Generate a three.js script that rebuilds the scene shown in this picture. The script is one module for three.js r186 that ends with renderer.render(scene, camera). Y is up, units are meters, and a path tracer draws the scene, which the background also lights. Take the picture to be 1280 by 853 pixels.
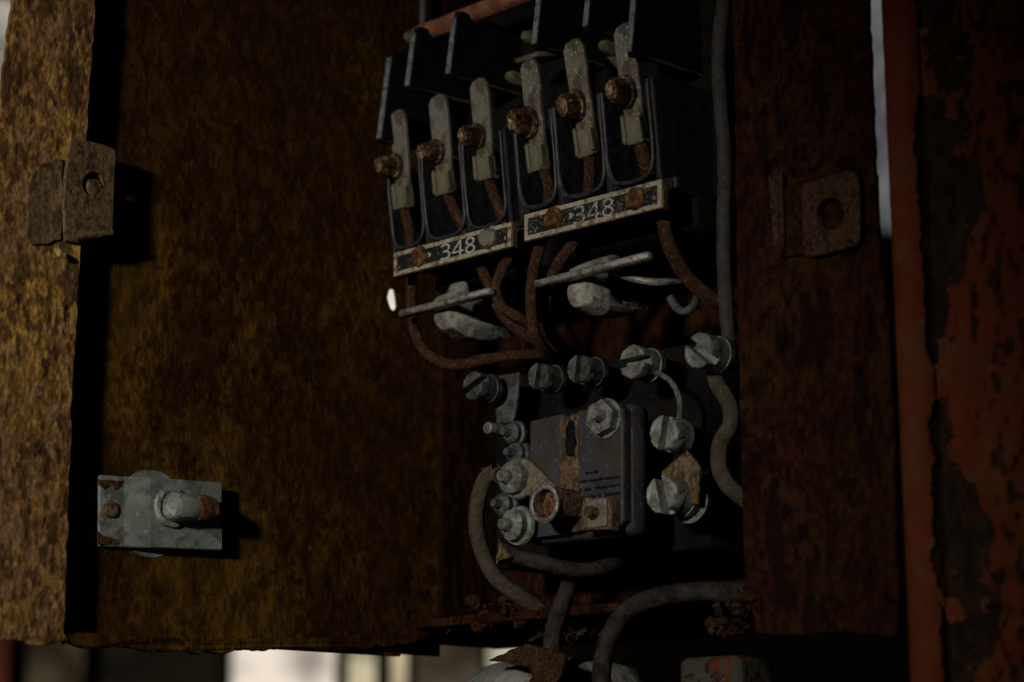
import * as THREE from 'three';
import { RoundedBoxGeometry } from 'three/addons/geometries/RoundedBoxGeometry.js';
import { mergeGeometries, mergeVertices, toCreasedNormals } from 'three/addons/utils/BufferGeometryUtils.js';
import { RectAreaLightUniformsLib } from 'three/addons/lights/RectAreaLightUniformsLib.js';

// ------------------------------------------------------------------ camera
const W = 1280, H = 853, FPX = 2450, PITCH = Math.atan(545 / 2450);
const V = (x, y, z) => new THREE.Vector3(x, y, z);
const fwdH = V(-0.685, 0, -0.729).normalize();
const right = fwdH.clone().cross(V(0, 1, 0)).normalize();
const fwd = fwdH.clone().multiplyScalar(Math.cos(PITCH)).add(V(0, Math.sin(PITCH), 0));
const upv = right.clone().cross(fwd);
const ray = (px, py) => fwd.clone().multiplyScalar(FPX).addScaledVector(right, px - W / 2).addScaledVector(upv, H / 2 - py).normalize();
const ZS = 0.065;                                   // plane of the name strips, metres in front of the cabinet's back
const camPos = V(0, 1.6, ZS).addScaledVector(ray(660, 272), -0.85);
const camera = new THREE.PerspectiveCamera(2 * Math.atan(H / 2 / FPX) * 180 / Math.PI, W / H, 0.05, 30);
camera.position.copy(camPos);
camera.lookAt(camPos.clone().add(fwd));
camera.focus = 0.84; camera.userData.fStop = 6.3;
camera.updateMatrixWorld();
// a pixel is a direction; its distance comes from the plane it touches
const Zp = (px, py, z) => { const r = ray(px, py); return camPos.clone().addScaledVector(r, (z - camPos.z) / r.z); };
const Xp = (px, py, x) => { const r = ray(px, py); return camPos.clone().addScaledVector(r, (x - camPos.x) / r.x); };
const Dp = (px, py, d) => { const r = ray(px, py); return camPos.clone().addScaledVector(r, d / r.dot(fwdH)); };

const scene = new THREE.Scene();
scene.background = new THREE.Color(0x000000);
RectAreaLightUniformsLib.init();
const renderer = new THREE.WebGLRenderer({ antialias: true });
renderer.setSize(1024, 682);
renderer.toneMapping = THREE.LinearToneMapping;
renderer.toneMappingExposure = 1;
renderer.shadowMap.enabled = true;

// door plane, its return lip and the direction of the light (tab corner -> corner of its shadow)
const XD = Zp(548, 600, 0).x, LIP = 0.0098, XL = XD + LIP;
const keyDir = Xp(142, 294, XL + 0.0024).sub(Xp(190, 333, XD)).normalize();
const aim = Xp(60, 640, XL);
const lampPos = aim.clone().addScaledVector(keyDir, 1.1);
const key = new THREE.SpotLight(0xfff8ee, 2.35, 0, 0.37, 1, 2);  // added spot, cone chosen for the falloff across the door
key.position.copy(lampPos); key.target.position.copy(aim);
key.castShadow = true; key.shadow.radius = 2; key.shadow.mapSize.set(2048, 2048); key.shadow.camera.near = 0.2; key.shadow.camera.far = 5;
scene.add(key, key.target);

// ------------------------------------------------------------------ helpers
let seed = 20240;
const rnd = () => { seed = (seed * 1664525 + 1013904223) >>> 0; return seed / 4294967296; };
const rr = (a, b) => a + (b - a) * rnd();
function hash(x, y, s) { let h = (x * 374761393 + y * 668265263 + s * 2147483647) | 0; h = Math.imul(h ^ (h >>> 13), 1274126177); h ^= h >>> 16; return (h >>> 0) / 4294967296; }
const fade = t => t * t * (3 - 2 * t);
function vn(x, y, per, s) {                         // periodic value noise
  const xi = Math.floor(x), yi = Math.floor(y), fx = fade(x - xi), fy = fade(y - yi);
  const w = v => ((v % per) + per) % per;
  const a = hash(w(xi), w(yi), s), b = hash(w(xi + 1), w(yi), s), c = hash(w(xi), w(yi + 1), s), d = hash(w(xi + 1), w(yi + 1), s);
  return a + (b - a) * fx + (c - a) * fy + (a - b - c + d) * fx * fy;
}
function fbm(u, v, per, oct, s = 1, gain = 0.5) { let t = 0, a = 1, n = 0; for (let i = 0; i < oct; i++) { t += a * vn(u * per, v * per, per, s + i * 17); n += a; a *= gain; per *= 2; } return t / n; }
function n3(x, y, z, s = 5) { return (fbm(x, y, 64, 1, s) + fbm(y + 3.1, z, 64, 1, s + 3) + fbm(z + 1.7, x, 64, 1, s + 7)) / 3; }
const ss = (a, b, x) => { const t = Math.min(1, Math.max(0, (x - a) / (b - a))); return t * t * (3 - 2 * t); };
const mix3 = (a, b, t) => [a[0] + (b[0] - a[0]) * t, a[1] + (b[1] - a[1]) * t, a[2] + (b[2] - a[2]) * t];
const enc = c => Math.max(0, Math.min(255, Math.round(255 * (c <= 0.0031308 ? 12.92 * c : 1.055 * Math.pow(c, 1 / 2.4) - 0.055))));
function tex(size, tile, fn, srgb = true) {          // fn(u, v) -> linear rgb (or a number for a data map)
  const d = new Uint8Array(size * size * 4);
  for (let j = 0; j < size; j++) for (let i = 0; i < size; i++) {
    const c = fn(i / size, j / size), k = (j * size + i) * 4;
    if (srgb) { d[k] = enc(c[0]); d[k + 1] = enc(c[1]); d[k + 2] = enc(c[2]); }
    else d[k] = d[k + 1] = d[k + 2] = Math.max(0, Math.min(255, c * 255));
    d[k + 3] = 255;
  }
  const t = new THREE.DataTexture(d, size, size, THREE.RGBAFormat);
  t.wrapS = t.wrapT = THREE.RepeatWrapping; t.magFilter = THREE.LinearFilter; t.minFilter = THREE.LinearMipmapLinearFilter; t.generateMipmaps = true;
  if (srgb) t.colorSpace = THREE.SRGBColorSpace;
  t.repeat.set(1 / tile, 1 / tile); t.needsUpdate = true;
  return t;
}
function boxUV(g) {                                  // texture coordinates in metres, by the way each face points
  g = g.index ? g.toNonIndexed() : g; 
  const p = g.attributes.position, uv = new Float32Array(p.count * 2), a = V(), b = V(), c = V(), n = V();
  for (let i = 0; i < p.count; i += 3) {
    a.fromBufferAttribute(p, i); b.fromBufferAttribute(p, i + 1); c.fromBufferAttribute(p, i + 2);
    n.copy(b).sub(a).cross(c.clone().sub(a)); const ax = Math.abs(n.x), ay = Math.abs(n.y), az = Math.abs(n.z);
    [a, b, c].forEach((q, k) => {
      const o = (i + k) * 2;
      if (ax >= ay && ax >= az) { uv[o] = -q.z; uv[o + 1] = q.y; } else if (ay >= az) { uv[o] = q.x; uv[o + 1] = -q.z; } else { uv[o] = q.x; uv[o + 1] = q.y; }
    });
  }
  g.setAttribute('uv', new THREE.BufferAttribute(uv, 2));
  return g;
}
function lump(g, amp, freq, s = 5, crease = 0.7) {                 // uneven, corroded surface; g indexed or not
  const q = mergeVertices((() => { const k = g.clone(); k.deleteAttribute('uv'); k.deleteAttribute('normal'); return k; })(), 1e-6);
  const p = q.attributes.position;
  q.computeVertexNormals(); const nn = q.attributes.normal;
  for (let i = 0; i < p.count; i++) {
    const x = p.getX(i), y = p.getY(i), z = p.getZ(i), f1 = freq / 64, f2 = f1 * 2.9, d = ((n3(x * f1 + 9, y * f1 + 9, z * f1 + 9, s) - 0.5) * 2 + (n3(x * f2 + 4, y * f2 + 4, z * f2 + 4, s + 31) - 0.5)) * amp;
    p.setXYZ(i, x + nn.getX(i) * d, y + nn.getY(i) * d, z + nn.getZ(i) * d);
  }
  q.computeVertexNormals();
  return toCreasedNormals(q, crease);
}
const strip = g => { const k = g.index ? g.toNonIndexed() : g.clone(); for (const n of Object.keys(k.attributes)) if (!['position', 'normal', 'uv'].includes(n)) k.deleteAttribute(n); return k; };
const merge = list => mergeGeometries(list.map(g => { const k = strip(g); if (!k.attributes.uv) k.setAttribute('uv', new THREE.BufferAttribute(new Float32Array(k.attributes.position.count * 2), 2)); if (!k.attributes.normal) k.computeVertexNormals(); return k; }));

const used = {};
const numbered = n => { used[n] = (used[n] || 0) + 1; return used[n] > 1 ? `${n}_${String(used[n] - 1).padStart(3, '0')}` : n; };
const bases = new Map();
function thing(name, label, category, base, group) {
  const o = new THREE.Group(); o.name = numbered(name); o.position.copy(base); o.userData = { label, category };
  if (group) o.userData.group = group;
  bases.set(o, base.clone()); scene.add(o); return o;
}
function part(name, g, mat, parent, label) {         // g in world coordinates (or in its part's own)
  const m = new THREE.Mesh(boxUV(g), mat); m.name = name; m.castShadow = m.receiveShadow = true;
  const b = bases.get(parent); if (b) { m.geometry.translate(-b.x, -b.y, -b.z); bases.set(m, b); }
  if (label) m.userData.label = label;
  parent.add(m); return m;
}
function set(name, g, mat, parent, pos, rot = [0, 0, 0]) { // shared local geometry placed on its thing
  const m = new THREE.Mesh(g, mat); m.name = name; m.castShadow = m.receiveShadow = true;
  const b = bases.get(parent); m.position.copy(pos); if (b) m.position.sub(b);
  m.rotation.set(...rot); parent.add(m); return m;
}
function single(name, label, category, g, mat, group, keepUV) { // a thing that is one mesh
  g.computeBoundingBox(); const bb = g.boundingBox, c = bb.getCenter(V()); c.y = bb.min.y;
  if (!keepUV) g = boxUV(g); g.translate(-c.x, -c.y, -c.z);
  const m = new THREE.Mesh(g, mat); m.name = numbered(name); m.position.copy(c); m.castShadow = m.receiveShadow = true;
  m.userData = { label, category }; if (group) m.userData.group = group; scene.add(m); return m;
}
function structure(name, g, mat) { const m = new THREE.Mesh(boxUV(g), mat); m.name = name; m.userData.kind = 'structure'; m.castShadow = m.receiveShadow = true; scene.add(m); return m; }
const box = (cx, cy, cz, w, h, d, r = 0.0008) => new RoundedBoxGeometry(w, h, d, 2, Math.min(r, w / 2.1, h / 2.1, d / 2.1)).translate(cx, cy, cz);
function jag(pts, step, amp, s = 3) {                // closed outline with uneven, eaten edges
  const out = [];
  for (let i = 0; i < pts.length; i++) {
    const [x0, y0] = pts[i], [x1, y1] = pts[(i + 1) % pts.length], L = Math.hypot(x1 - x0, y1 - y0), n = Math.max(1, Math.round(L / step));
    for (let k = 0; k < n; k++) {
      const t = k / n, x = x0 + (x1 - x0) * t, y = y0 + (y1 - y0) * t, nx = -(y1 - y0) / (L || 1), ny = (x1 - x0) / (L || 1);
      const d = (fbm(x * 2.3 + 50, y * 2.3 + 50, 64, 4, s, 0.6) - 0.5) * 2 * amp;
      out.push([x + nx * d, y + ny * d]);
    }
  }
  return out;
}
const shapeOf = (pts, holes = []) => { const s = new THREE.Shape(pts.map(p => new THREE.Vector2(...p))); for (const h of holes) s.holes.push(new THREE.Path(h.map(p => new THREE.Vector2(...p)))); return s; };
const ext = (shape, depth, bevel = 0.0004, seg = 1) => new THREE.ExtrudeGeometry(shape, { depth: Math.max(1e-4, depth - 2 * bevel), bevelEnabled: bevel > 0, bevelThickness: bevel, bevelSize: bevel, bevelOffset: -bevel, bevelSegments: seg, curveSegments: 16 }).translate(0, 0, bevel);
const MX = new THREE.Matrix4().makeBasis(V(0, 0, -1), V(0, 1, 0), V(1, 0, 0)); // shape in (-z, y), extruded along +x
// outline given in pixels lying on plane x (door) or plane z (cabinet front); thickness grows towards the viewer
const plateX = (px, x, th, o = {}) => { const f = q => q.map(([a, b]) => { const p = Xp(a, b, x); return [-p.z, p.y]; }); let o1 = f(px); if (o.round) o1 = new THREE.CatmullRomCurve3(o1.map(p => V(p[0], p[1], 0)), true, 'centripetal').getSpacedPoints(60).slice(0, -1).map(p => [p.x, p.y]); if (o.amp) o1 = jag(o1, o.step || 0.0015, o.amp, o.s); return ext(shapeOf(o1, (o.holes || []).map(f)), th, o.bevel, o.seg).applyMatrix4(MX).translate(x - (o.back ?? th), 0, 0); };
const plateZ = (px, z, th, o = {}) => { const f = q => q.map(([a, b]) => { const p = Zp(a, b, z); return [p.x, p.y]; }); let o1 = f(px); if (o.amp) o1 = jag(o1, o.step || 0.0015, o.amp, o.s); return ext(shapeOf(o1, (o.holes || []).map(f)), th, o.bevel, o.seg).translate(0, 0, z - (o.back ?? th)); };
const circ = (cx, cy, rx, ry, n = 28, wob = 0, s = 1) => Array.from({ length: n }, (_, i) => { const a = i / n * Math.PI * 2, k = 1 + wob * (hash(i, 3, s) - 0.5); return [cx + rx * k * Math.cos(a), cy + ry * k * Math.sin(a)]; });
function tube(pts, r, o = {}) {                      // pts in metres; uv in metres along and around
  const c = new THREE.CatmullRomCurve3(pts, false, 'centripetal'), len = c.getLength(), n = Math.max(12, Math.round(len / 0.002)), rs = o.rs || 14;
  const g = new THREE.TubeGeometry(c, n, r, rs, false), uv = g.attributes.uv, p = g.attributes.position, nn = g.attributes.normal;
  for (let i = 0; i < uv.count; i++) {
    const u = uv.getX(i) * len, d = ((fbm(u * 1.5 + r * 90, uv.getY(i), 64, 3, o.s || 2) - 0.5) * 2) * (o.amp ?? 0.0003);
    p.setXYZ(i, p.getX(i) + nn.getX(i) * d, p.getY(i) + nn.getY(i) * d, p.getZ(i) + nn.getZ(i) * d);
    uv.setXY(i, u, uv.getY(i) * 2 * Math.PI * r);
  }
  g.computeVertexNormals(); return g;
}
const cylZ = (r0, r1, z0, z1, n = 28) => new THREE.CylinderGeometry(r1, r0, z1 - z0, n).rotateX(Math.PI / 2).translate(0, 0, (z0 + z1) / 2);
const latheZ = (prof, n = 32) => new THREE.LatheGeometry(prof.map(p => new THREE.Vector2(...p)), n).rotateX(Math.PI / 2); // (radius, z)

// ------------------------------------------------------------------ materials
const rustBump = tex(1024, 0.12, (u, v) => 0.5 * fbm(u, v, 12, 6, 31, 0.62) + 0.5 * fbm(u, v * 0.5, 48, 4, 77, 0.6), false);
const fineBump = tex(512, 0.03, (u, v) => fbm(u, v, 16, 5, 91, 0.65), false);
function rustMap(size, tile, cols, o = {}) {          // patches of darker scale, ochre bloom and grey film, with a vertical drift
  const { s = 1, sx = 1, sy = 0.5, pit = 0.85, broad = 0.5 } = o;
  return tex(size, tile, (u, v) => {
    const wob = (fbm(u, v, 20, 2, s + 7) - 0.5) * 0.02, stain = fbm(u + wob, v * 0.5, 7, 4, s, 0.55), blot = fbm(u + wob, v * sy, 22, 4, s + 20, 0.6), streak = fbm(u * sx, v * sy * 0.5, 90, 3, s + 40, 0.65), fine = fbm(u, v * 0.8, 170, 3, s + 80, 0.7);
    let c = mix3(cols[0], cols[1], ss(0.38, 0.62, streak * 0.5 + blot * 0.3 + fine * 0.2));
    c = mix3(c, cols[2], ss(0.48, 0.64, stain * broad + blot * (1 - broad) * 0.5 + fine * (1 - broad) * 0.5));
    c = mix3(c, cols[3], ss(0.52, 0.68, fbm(u, v * 0.7, 60, 4, s + 140, 0.6)) * 0.6);
    c = mix3(c, cols[4], ss(0.5, 0.64, blot * 0.5 + streak * 0.5) * pit);
    c = mix3(c, cols[4], ss(0.57, 0.7, fbm(u, v * 0.6, 80, 3, s + 160, 0.66)) * pit);
    const k = 0.55 + 0.9 * fine; return [c[0] * k, c[1] * k, c[2] * k];
  });
}
// rough, dull stuff (rust, cloth, dirt) has hardly any surface gloss
const std = (o) => new THREE.MeshPhysicalMaterial({ specularIntensity: o.roughness >= 0.75 && !o.metalness ? 0.08 : o.metalness ? 1 : 0.5, ...o });
const M = {}, yMid = Xp(300, 426, XD).y;
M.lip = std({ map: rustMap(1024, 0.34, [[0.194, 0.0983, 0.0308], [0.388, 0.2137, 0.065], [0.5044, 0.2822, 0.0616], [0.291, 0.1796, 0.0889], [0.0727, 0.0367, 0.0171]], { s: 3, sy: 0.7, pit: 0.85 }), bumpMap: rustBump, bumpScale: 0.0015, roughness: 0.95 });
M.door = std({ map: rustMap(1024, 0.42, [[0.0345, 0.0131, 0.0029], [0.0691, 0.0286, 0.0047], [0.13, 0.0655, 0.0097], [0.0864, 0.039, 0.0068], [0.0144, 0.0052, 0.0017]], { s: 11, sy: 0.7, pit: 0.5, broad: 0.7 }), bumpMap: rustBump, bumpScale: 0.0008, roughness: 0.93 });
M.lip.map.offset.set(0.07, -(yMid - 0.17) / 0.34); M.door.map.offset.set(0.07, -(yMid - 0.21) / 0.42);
M.hasp = std({ map: rustMap(384, 0.14, [[0.1219, 0.078, 0.0372], [0.195, 0.1326, 0.0644], [0.1625, 0.1326, 0.0715], [0.2438, 0.1326, 0.0501], [0.0569, 0.0312, 0.0172]], { s: 21 }), bumpMap: fineBump, bumpScale: 0.0003, roughness: 0.9 });
M.flange = std({ map: rustMap(896, 0.36, [[0.0198, 0.0063, 0.0035], [0.031, 0.0096, 0.0049], [0.0384, 0.0168, 0.0056], [0.0434, 0.012, 0.0056], [0.0093, 0.0036, 0.0031]], { s: 29, sy: 0.4 }), bumpMap: rustBump, bumpScale: 0.0009, roughness: 0.9 });
M.haspRight = std({ map: rustMap(384, 0.12, [[0.0538, 0.0269, 0.0157], [0.0852, 0.0493, 0.0292], [0.0986, 0.0583, 0.0314], [0.0763, 0.0359, 0.0157], [0.0269, 0.0134, 0.0089]], { s: 37, sy: 1 }), bumpMap: fineBump, bumpScale: 0.0004, roughness: 0.92 });
M.flange.map.offset.set(0.1, -(yMid - 0.18) / 0.36); M.inside = M.flange;
M.rustDeep = std({ map: rustMap(384, 0.12, [[0.0825, 0.0338, 0.012], [0.15, 0.0638, 0.021], [0.21, 0.105, 0.0375], [0.225, 0.15, 0.0825], [0.0375, 0.0135, 0.0075]], { s: 51, sy: 1 }), bumpMap: fineBump, bumpScale: 0.0005, roughness: 0.8 });
M.rustScrew = std({ map: rustMap(384, 0.16, [[0.045, 0.016, 0.007], [0.11, 0.042, 0.014], [0.3, 0.22, 0.11], [0.2, 0.065, 0.014], [0.012, 0.005, 0.004]], { s: 57, sy: 1 }), bumpMap: fineBump, bumpScale: 0.0005, roughness: 0.42, metalness: 0.2 });
const greyMap = (a, b, spot, dark, s, tile = 0.06) => tex(256, tile, (u, v) => {
  let c = mix3(a, b, ss(0.3, 0.7, fbm(u, v, 8, 5, s, 0.6)));
  c = mix3(c, dark, 0.85 * ss(0.48, 0.64, fbm(u, v, 12, 5, s + 9, 0.62)));
  c = mix3(c, spot, 0.85 * ss(0.7, 0.78, fbm(u, v, 48, 3, s + 33, 0.6)));
  const k = 0.8 + 0.4 * fbm(u, v, 128, 2, s + 70); return [c[0] * k, c[1] * k, c[2] * k];
});
M.zinc = std({ map: greyMap([0.2175, 0.2448, 0.2175], [0.3262, 0.3589, 0.3154], [0.4567, 0.4676, 0.4132], [0.1414, 0.1522, 0.1305], 61, 0.08), bumpMap: fineBump, bumpScale: 0.00012, roughness: 0.62, metalness: 0.25 });
M.finger = std({ map: greyMap([0.1486, 0.1428, 0.1143], [0.2057, 0.1971, 0.1601], [0.2057, 0.1971, 0.1601], [0.0972, 0.08, 0.0486], 67, 0.07), bumpMap: fineBump, bumpScale: 0.00014, roughness: 0.6, metalness: 0.2 });
M.fingerDusty = std({ map: greyMap([0.1486, 0.1314, 0.1029], [0.2, 0.1772, 0.1372], [0.4572, 0.4344, 0.3772], [0.08, 0.0572, 0.0343], 68, 0.06), bumpMap: fineBump, bumpScale: 0.00016, roughness: 0.65, metalness: 0.2 });
M.crimp = std({ map: greyMap([0.13, 0.1222, 0.0677], [0.1821, 0.1664, 0.104], [0.2341, 0.1873, 0.104], [0.0728, 0.0468, 0.0208], 71, 0.04), bumpMap: fineBump, bumpScale: 0.0002, roughness: 0.65, metalness: 0.2 });
M.bolt = std({ map: greyMap([0.162, 0.168, 0.156], [0.252, 0.258, 0.24], [0.36, 0.36, 0.33], [0.084, 0.078, 0.06], 73, 0.045), bumpMap: fineBump, bumpScale: 0.0003, roughness: 0.55, metalness: 0.3 });
M.boltGreen = std({ map: greyMap([0.144, 0.162, 0.138], [0.228, 0.252, 0.216], [0.3, 0.348, 0.3], [0.078, 0.066, 0.042], 79, 0.04), bumpMap: fineBump, bumpScale: 0.0003, roughness: 0.65, metalness: 0.2 });
M.boltPale = std({ map: greyMap([0.2312, 0.2492, 0.2312], [0.3323, 0.354, 0.3251], [0.4335, 0.448, 0.4118], [0.1156, 0.1011, 0.0723], 83, 0.04), bumpMap: fineBump, bumpScale: 0.0003, roughness: 0.6, metalness: 0.15 });
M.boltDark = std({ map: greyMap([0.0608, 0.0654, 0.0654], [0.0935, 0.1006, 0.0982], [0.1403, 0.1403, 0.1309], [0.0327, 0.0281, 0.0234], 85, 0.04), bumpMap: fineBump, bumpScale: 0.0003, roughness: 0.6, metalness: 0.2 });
M.bakelite = new THREE.MeshPhysicalMaterial({ map: greyMap([0.006, 0.006, 0.007], [0.01, 0.01, 0.011], [0.018, 0.017, 0.016], [0.012, 0.009, 0.007], 87, 0.1), bumpMap: fineBump, bumpScale: 0.0001, roughness: 0.85, specularIntensity: 0.12 });
M.plate = new THREE.MeshPhysicalMaterial({ map: greyMap([0.006, 0.0065, 0.0075], [0.01, 0.011, 0.012], [0.02, 0.02, 0.02], [0.007, 0.007, 0.007], 89, 0.1), bumpMap: fineBump, bumpScale: 0.0001, roughness: 0.85, specularIntensity: 0.12 });
M.plateLitEdge = std({ map: greyMap([0.14, 0.155, 0.175], [0.22, 0.235, 0.255], [0.36, 0.36, 0.36], [0.08, 0.085, 0.095], 97, 0.03), bumpMap: fineBump, bumpScale: 0.0002, roughness: 0.75 });  // pale tone paints the light on the plate fronts
M.ridge = std({ map: greyMap([0.018, 0.017, 0.02], [0.032, 0.03, 0.034], [0.06, 0.056, 0.056], [0.016, 0.014, 0.013], 99, 0.05), bumpMap: fineBump, bumpScale: 0.00006, roughness: 0.35 });
M.ridgeLitEdge = std({ map: greyMap([0.0252, 0.0252, 0.0286], [0.042, 0.0412, 0.0462], [0.084, 0.0798, 0.0756], [0.0189, 0.0168, 0.016], 100, 0.03), bumpMap: fineBump, bumpScale: 0.0001, roughness: 0.4 });  // lighter than the ridge, paints light along the cell rims
M.block = std({ map: greyMap([0.0288, 0.0288, 0.0331], [0.0504, 0.0504, 0.0562], [0.1152, 0.1008, 0.0864], [0.054, 0.0396, 0.0288], 101, 0.08), bumpMap: fineBump, bumpScale: 0.0001, roughness: 0.6 });
M.dirt = std({ map: rustMap(384, 0.13, [[0.11, 0.07, 0.042], [0.17, 0.115, 0.07], [0.24, 0.17, 0.105], [0.2, 0.11, 0.06], [0.05, 0.03, 0.02]], { s: 107, sy: 0.7 }), bumpMap: fineBump, bumpScale: 0.0009, roughness: 1 });
M.crust = std({ map: rustMap(256, 0.05, [[0.039, 0.0172, 0.0094], [0.0624, 0.0312, 0.0172], [0.0858, 0.0468, 0.0234], [0.0546, 0.0234, 0.0117], [0.0156, 0.0078, 0.0055]], { s: 108, sy: 1 }), bumpMap: fineBump, bumpScale: 0.0006, roughness: 1 });
M.ceramic = std({ map: greyMap([0.289, 0.2848, 0.2465], [0.391, 0.3867, 0.34], [0.4675, 0.459, 0.408], [0.187, 0.1615, 0.119], 109, 0.06), bumpMap: fineBump, bumpScale: 0.00015, roughness: 0.55 });
M.bar = std({ map: greyMap([0.2176, 0.2108, 0.1836], [0.34, 0.3264, 0.2924], [0.4896, 0.476, 0.4352], [0.1088, 0.0884, 0.0612], 113, 0.04), bumpMap: fineBump, bumpScale: 0.0003, roughness: 0.5, metalness: 0.4 });
M.copper = std({ map: greyMap([0.288, 0.12, 0.052], [0.4, 0.184, 0.088], [0.4, 0.224, 0.128], [0.176, 0.072, 0.036], 117, 0.09), bumpMap: fineBump, bumpScale: 0.0001, roughness: 0.5, metalness: 0.15 });
const weave = tex(256, 0.006, (u, v) => { const a = Math.sin((u + v) * 2 * Math.PI * 5), b = Math.sin((u - v) * 2 * Math.PI * 5); return 0.5 + 0.28 * Math.max(a, b) - 0.15 * (1 - Math.abs(a * b)); }, false);
const clothMap = (a, b, w, s) => tex(256, 0.04, (u, v) => {
  let c = mix3(a, b, ss(0.3, 0.7, fbm(u, v, 10, 5, s, 0.65))); const k = Math.max(Math.sin((u + v) * 2 * Math.PI * 26), Math.sin((u - v) * 2 * Math.PI * 26));
  c = mix3(c, w, ss(0.6, 0.75, fbm(u, v, 40, 3, s + 5, 0.6)) * 0.7); const m = 0.72 + 0.42 * k; return [c[0] * m, c[1] * m, c[2] * m];
});
M.clothBrown = std({ map: clothMap([0.0648, 0.0296, 0.017], [0.1152, 0.0546, 0.0306], [0.2448, 0.156, 0.0935], 121), bumpMap: weave, bumpScale: 0.0009, roughness: 0.8 });
M.clothGrey = std({ map: clothMap([0.0682, 0.062, 0.0589], [0.1116, 0.1023, 0.093], [0.1488, 0.124, 0.0992], 125), bumpMap: weave, bumpScale: 0.0007, roughness: 0.95 });
M.clothTan = std({ map: clothMap([0.093, 0.0775, 0.0527], [0.1426, 0.1178, 0.0806], [0.186, 0.155, 0.1116], 127), bumpMap: weave, bumpScale: 0.0007, roughness: 0.95 });
M.rubber = std({ map: greyMap([0.0266, 0.0231, 0.0218], [0.0437, 0.0374, 0.0343], [0.076, 0.0544, 0.0374], [0.0171, 0.0119, 0.0094], 129, 0.05), bumpMap: fineBump, bumpScale: 0.0003, roughness: 0.8 });
M.greenWire = std({ map: greyMap([0.08, 0.12, 0.1], [0.14, 0.2, 0.17], [0.3, 0.34, 0.3], [0.06, 0.05, 0.03], 131, 0.02), roughness: 0.8 });
M.leaf = std({ color: new THREE.Color().setRGB(0.4, 0.36, 0.1), roughness: 0.9, side: THREE.DoubleSide });
M.stone = std({ map: greyMap([0.176, 0.176, 0.154], [0.264, 0.2585, 0.231], [0.3025, 0.297, 0.264], [0.11, 0.099, 0.077], 137, 0.07), bumpMap: rustBump, bumpScale: 0.0008, roughness: 0.9 });

// ------------------------------------------------------------------ what lies behind: made-up window, its glowing panes stand in for the lit background
const bgD = 3.2, bgRot = new THREE.Matrix4().makeBasis(right, V(0, 1, 0), fwdH.clone().negate());
const bgC = Dp(640, 426, bgD);
const bgUV = (px, py) => { const p = Dp(px, py, bgD).sub(bgC); return [p.dot(right), p.y]; };
const bgGeo = (g, off) => g.applyMatrix4(bgRot).translate(bgC.x - fwdH.x * off, bgC.y, bgC.z - fwdH.z * off);
{
  const wall = std({ map: rustMap(256, 0.8, [[0.02, 0.016, 0.012], [0.035, 0.027, 0.018], [0.04, 0.03, 0.02], [0.03, 0.02, 0.015], [0.01, 0.008, 0.006]], { s: 141 }), roughness: 1 });
  structure('hall_wall', bgGeo(new THREE.BoxGeometry(5, 4, 0.1), -0.14), wall);
  const win = thing('added_window', 'made-up tall window of glowing panes standing in for the lit background behind the cabinet', 'window', bgC.clone().setY(bgC.y - 1.2));
  const glow_pane = (x0, x1, y0, y1, col, s, label) => {
    const [a, b] = bgUV(x0, y1), [c, d] = bgUV(x1, y0), g = bgGeo(new THREE.BoxGeometry(c - a - 0.006, d - b - 0.006, 0.006).translate((a + c) / 2, (b + d) / 2, 0), 0);
    const t = tex(128, 0.5, (u, v) => { const k = 0.5 + 1.0 * ss(0.3, 0.7, fbm(u, v, 8, 4, s, 0.6)); return [col[0] * k, col[1] * k, col[2] * k]; });
    part('glow_pane', g, std({ color: 0x080808, emissive: 0xffffff, emissiveMap: t, emissiveIntensity: 1, roughness: 0.4 }), win, label);
  };
  glow_pane(284, 432, 250, 960, [0.58, 0.5, 0.42], 1); glow_pane(432, 474, 600, 960, [0.5, 0.43, 0.28], 2); glow_pane(486, 512, 600, 960, [0.4, 0.33, 0.2], 3);
  glow_pane(432, 512, 250, 600, [0.75, 0.68, 0.58], 4); glow_pane(516, 604, 600, 960, [0.045, 0.033, 0.02], 5); glow_pane(608, 664, 600, 960, [0.4, 0.37, 0.26], 6);
  glow_pane(120, 280, 600, 960, [0.006, 0.005, 0.003], 7); glow_pane(24, 116, 600, 960, [0.035, 0.026, 0.015], 8); glow_pane(-70, 24, 600, 960, [0.04, 0.01, 0.007], 9);
  glow_pane(1060, 1150, -120, 290, [0.085, 0.083, 0.088], 10, 'added panel glowing in mottled grey for the background strip');
  for (let k = 0; k < 5; k++) glow_pane(-120, 60, -130 + 62 * k, -130 + 62 * k + 58, k % 2 ? [0.2, 0.185, 0.16] : [0.3, 0.28, 0.24], 12 + k);
  const bar = (x, y0, y1, w) => { const [a, b] = bgUV(x, y1), [, d] = bgUV(x, y0); return bgGeo(new THREE.BoxGeometry(w, d - b, 0.03).translate(a, (b + d) / 2, 0), 0.02); };
  for (const x of [-74, 25, 118, 282, 514, 606, 666]) part('glazing_bar', bar(x, 560, 980, 0.006), M.inside, win);
  const lite = new THREE.RectAreaLight(0xffeed8, 0.35, 0.3, 0.8);  // added weak area light in front of the glowing panes
  const [lx, ly] = bgUV(395, 620); lite.position.copy(bgC.clone().addScaledVector(right, lx).add(V(0, ly, 0)).addScaledVector(fwdH, -0.05));
  lite.lookAt(lite.position.clone().sub(fwdH)); scene.add(lite);
}

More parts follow.
